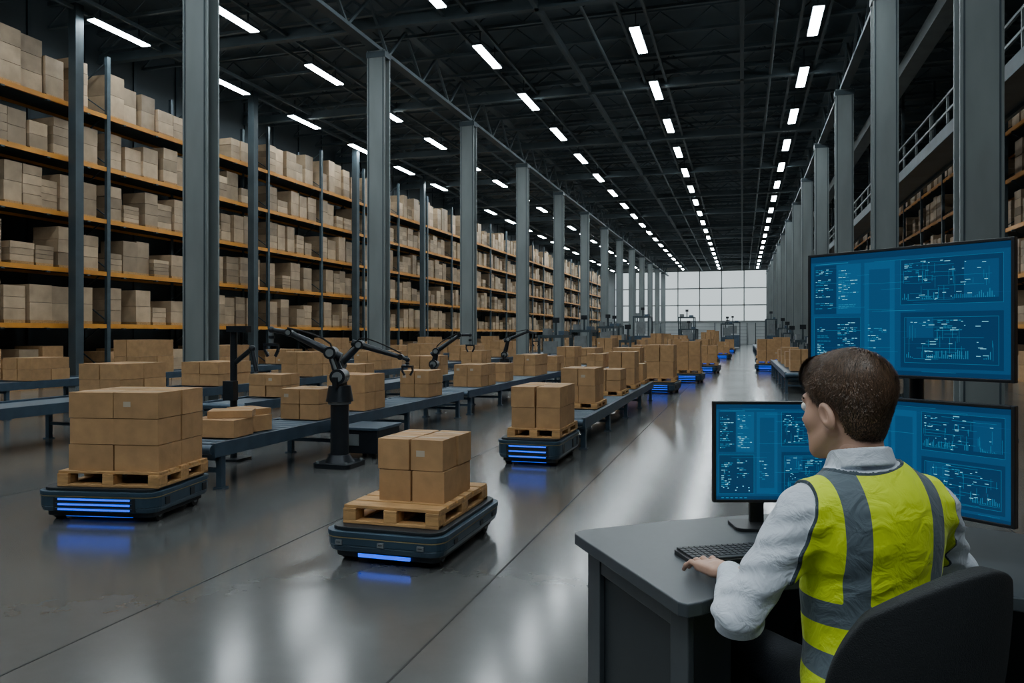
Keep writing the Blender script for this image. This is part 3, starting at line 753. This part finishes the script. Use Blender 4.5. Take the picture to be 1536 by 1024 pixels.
def headskin(X, Y, Z):
    d = ell(X, Y, Z, (0, -.018, .035), (.072, .092, .085))
    d = smin(d, ell(X, Y, Z, (0, .028, -.030), (.059, .060, .080)), .03)
    d = smin(d, ell(X, Y, Z, (0, .038, -.082), (.043, .044, .032)), .028)
    for s in (-1, 1):
        d = smin(d, ell(X, Y, Z, (s*.036, .054, -.028), (.022, .02, .02)), .02)
        d = smin(d, cap(X, Y, Z, (s*.056, .0, -.055), (s*.025, .058, -.10), .013, .013), .022)
    d = smin(d, cap(X, Y, Z, (-.030, .076, .020), (.030, .076, .020), .010, .010), .018)
    for s in (-1, 1): d = smax(d, -ell(X, Y, Z, (s*.030, .097, .002), (.017, .014, .011)), .010)
    d = smin(d, cap(X, Y, Z, (0, .082, .008), (0, .103, -.030), .006, .010), .012)
    for s in (-1, 1): d = smin(d, ell(X, Y, Z, (s*.011, .091, -.036), (.007, .010, .007)), .006)
    d = smin(d, ell(X, Y, Z, (0, .083, -.060), (.024, .010, .005)), .006)
    d = smin(d, ell(X, Y, Z, (0, .082, -.070), (.020, .010, .006)), .006)
    d = smin(d, ell(X, Y, Z, (0, .074, -.100), (.018, .014, .013)), .014)
    d = smin(d, cap(X, Y, Z, (0, -.026, -.055), (.005, -.036, -.18), .052, .052), .025)
    for s in (-1, 1):
        yy = Y+.012-.25*(Z+.015)
        e = ell(X, yy, Z, (s*.079, 0, -.016), (.010, .018, .030))
        e = smax(e, -ell(X, yy, Z, (s*.090, .003, -.012), (.009, .011, .018)), .004)
        d = smin(d, e, .006)
    return d
hy = [-.14, -.08, -.055, -.040, -.030, -.020, .0, .006, .014, .024, .032, .05, .07, .13]
hz = [-.092, -.092, -.080, -.052, .0, .014, .018, -.018, -.022, .014, .030, .044, .062, .080]
def hair(X, Y, Z):
    e = ell(X, Y, Z, (0, -.020, .043), (.0785, .096, .0855))
    e = smin(e, ell(X, Y, Z, (0, -.042, -.025), (.060, .054, .070)), .03)
    e = smin(e, ell(X, Y, Z, (.005, .045, .080), (.052, .044, .038)), .025)
    zl = np.interp(Y, hy, hz).astype(np.float32)
    return smax(e, (zl-Z)*.6, .012)
def head(X, Y, Z): return smin(headskin(X, Y, Z), hair(X, Y, Z), .003)
vf = surface_nets(head, (-.11, -.14, -.20), (.11, .14, .155), .0024)
v = vf[0].astype(np.float32); hs = headskin(v[:, 0], v[:, 1], v[:, 2])-hair(v[:, 0], v[:, 1], v[:, 2])
def head_mat():
    m, t, b_ = nt('head_skin_and_hair'); N = t.nodes; L = t.links
    a = N.new('ShaderNodeAttribute'); a.attribute_name = 'hair'
    tc = N.new('ShaderNodeTexCoord'); mp = N.new('ShaderNodeMapping'); mp.inputs['Scale'].default_value = (300, 90, 45); L.new(tc.outputs['Object'], mp.inputs[0])
    no = N.new('ShaderNodeTexNoise'); no.inputs['Scale'].default_value = 1; no.inputs['Detail'].default_value = 4; L.new(mp.outputs[0], no.inputs[0])
    ad = N.new('ShaderNodeMath'); ad.operation = 'MULTIPLY_ADD'; ad.inputs[1].default_value = .006; L.new(no.outputs[0], ad.inputs[0]); L.new(a.outputs['Fac'], ad.inputs[2])
    mr = N.new('ShaderNodeMapRange'); mr.inputs[1].default_value = .001; mr.inputs[2].default_value = .005; L.new(ad.outputs[0], mr.inputs[0])
    hr = N.new('ShaderNodeMix'); hr.data_type = 'RGBA'; hr.inputs[6].default_value = (.014, .008, .005, 1); hr.inputs[7].default_value = (.048, .027, .016, 1); L.new(no.outputs[0], hr.inputs[0])
    mx = N.new('ShaderNodeMix'); mx.data_type = 'RGBA'; mx.inputs[6].default_value = (.52, .31, .225, 1); L.new(hr.outputs[2], mx.inputs[7]); L.new(mr.outputs[0], mx.inputs[0])
    L.new(mx.outputs[2], b_.inputs['Base Color']); b_.inputs['Roughness'].default_value = .55
    return m
HL = (-.035, .045, 1.264); HR = (math.radians(-4), 0, math.radians(20)); HS = 1.12
mesh_obj('head', vf, head_mat(), man, {'hair': hs}, HL, HR, HS)
# individual short hair strands combed from the crown
def hgrad(p):
    c, r, e = (0, -.020, .025), (.079, .098, .100), .001
    g = []
    for i in range(3):
        a = [p[:, k]+(e if k == i else 0) for k in range(3)]; q = [p[:, k]-(e if k == i else 0) for k in range(3)]
        g.append(ell(*a, c, r)-ell(*q, c, r))
    g = np.stack(g, 1); return g/np.linalg.norm(g, axis=1, keepdims=True)
rs = np.random.RandomState(5)
cand = np.nonzero(hs > .0015)[0]
NS = 17000
pick = rs.choice(cand, NS); P = v[pick].astype(np.float64)+rs.uniform(-.0012, .0012, (NS, 3)); Nn = hgrad(P)
crown = np.array([.012, -.055, .125])
T = P-crown
# clumps: nearby strands share a deviation so locks are visible
cl = np.stack([np.sin(70*P[:, 0]+40*P[:, 1]+3), np.sin(60*P[:, 1]-50*P[:, 2]), np.sin(65*P[:, 2]+45*P[:, 0]+1)], 1)
T = T/np.linalg.norm(T, axis=1, keepdims=True)+cl*.28+rs.normal(0, .13, (NS, 3))
T -= Nn*(T*Nn).sum(1, keepdims=True); T /= np.linalg.norm(T, axis=1, keepdims=True)
Sd = np.cross(T, Nn)
low = np.clip((P[:, 2]+.07)/.13, .28, 1)[:, None]
L_ = rs.uniform(.018, .032, (NS, 1))*low; wd = .00065
lift = (rs.uniform(.0015, .0050, (NS, 1))+.0022*(1+cl[:, :1]*cl[:, 1:2]))*low
p0 = P-Nn*.001; p1 = P+T*L_*.5+Nn*lift; p2 = P+T*L_+Nn*(lift*.9-L_**2*5)
VV = np.stack([p0-Sd*wd, p0+Sd*wd, p1-Sd*wd, p1+Sd*wd, p2], 1).reshape(-1, 3)
base = np.arange(NS)*5
faces = []
for q in base.tolist(): faces.append((q, q+1, q+3, q+2)); faces.append((q+2, q+3, q+4))
me = bpy.data.meshes.new('hair'); me.from_pydata(VV.tolist(), [], faces); me.materials.append(M['hairs']); me.update()
o = bpy.data.objects.new('hair', me); SC.collection.objects.link(o); o.parent = man; o.location = HL; o.rotation_euler = HR; o.scale = (HS,)*3
b = MB()
for s in (-1, 1): b.sphere((s*.030, .0765, .002), .0125, 'eye'); b.sphere((s*.030, .0845, .002), .0055, 'iris', 8)
for s in (-1, 1):
    b.cyl((s*.014, .086, .021), (s*.034, .082, .025), .0032, 'brow', 8); b.cyl((s*.034, .082, .025), (s*.048, .070, .021), .0032, 'brow', 8, .0015)
o = b.obj('eyes_and_brows', man); o.location = HL; o.rotation_euler = HR; o.scale = (HS,)*3
def neck(X, Y, Z): return cap(X, Y, Z, (-.015, .0, 1.07), (-.025, .008, 1.17), .060, .055)
mesh_obj('neck', surface_nets(neck, (-.10, -.09, 1.0), (.08, .11, 1.26), .005), M['skin'], man)

def hand(th):
    fx = [(-.031, .060, .0072), (-.011, .073, .0080), (.010, .079, .0082), (.030, .072, .0080)]
    def f(X, Y, Z):
        X = X*th
        q = [np.abs(X)-.030, np.abs(Y-.050)-.034, np.abs(Z)-.004]
        d = np.sqrt(np.maximum(q[0], 0)**2+np.maximum(q[1], 0)**2+np.maximum(q[2], 0)**2)+np.minimum(np.maximum(np.maximum(q[0], q[1]), q[2]), 0)-.010
        d = smin(d, cap(X, Y, Z, (0, -.07, .004), (0, .03, .0), .025, .021), .02)
        for x, L, r in fx:
            yb = .086-abs(x-.008)*.25
            p0 = (x, yb, .001); p1 = (x*1.22, yb+L*.45, .006); p2 = (x*1.34, yb+L*.78, -.006); p3 = (x*1.36, yb+L*.98, -.020)
            e = cap(X, Y, Z, p0, p1, r*1.05, r*.97); e = smin(e, cap(X, Y, Z, p1, p2, r*.97, r*.9), .004); e = smin(e, cap(X, Y, Z, p2, p3, r*.9, r*.78), .004)
            d = smin(d, e, .004)
        t = cap(X, Y, Z, (.022, .020, -.004), (.048, .052, -.010), .013, .0105); t = smin(t, cap(X, Y, Z, (.048, .052, -.010), (.054, .086, -.018), .0105, .0082), .004)
        return smin(d, t, .010)
    return surface_nets(f, (-.075, -.08, -.04), (.075, .19, .04), .002)
mesh_obj('left_hand', hand(1), M['skin'], man, None, (-.250, .262, .793), (math.radians(-3), 0, math.radians(8)), 1.05)
mesh_obj('right_hand', hand(-1), M['skin'], man, None, (.172, .335, .797), (math.radians(-3), 0, math.radians(28)), 1.05)

# ---------------------------------------------------------------- world, camera
w = bpy.data.worlds.new('world'); SC.world = w; w.use_nodes = True
w.node_tree.nodes['Background'].inputs[0].default_value = (.35, .45, .5, 1); w.node_tree.nodes['Background'].inputs[1].default_value = .3
cam = bpy.data.cameras.new('camera'); co = bpy.data.objects.new('camera', cam); SC.collection.objects.link(co)
cam.sensor_width = 36; cam.lens = 36*1150/1536; cam.shift_y = -12/1536; cam.clip_start = .05; cam.clip_end = 300
co.location = (0, 0, 1.45); co.rotation_euler = (math.radians(90), 0, math.radians(16.7)); SC.camera = co
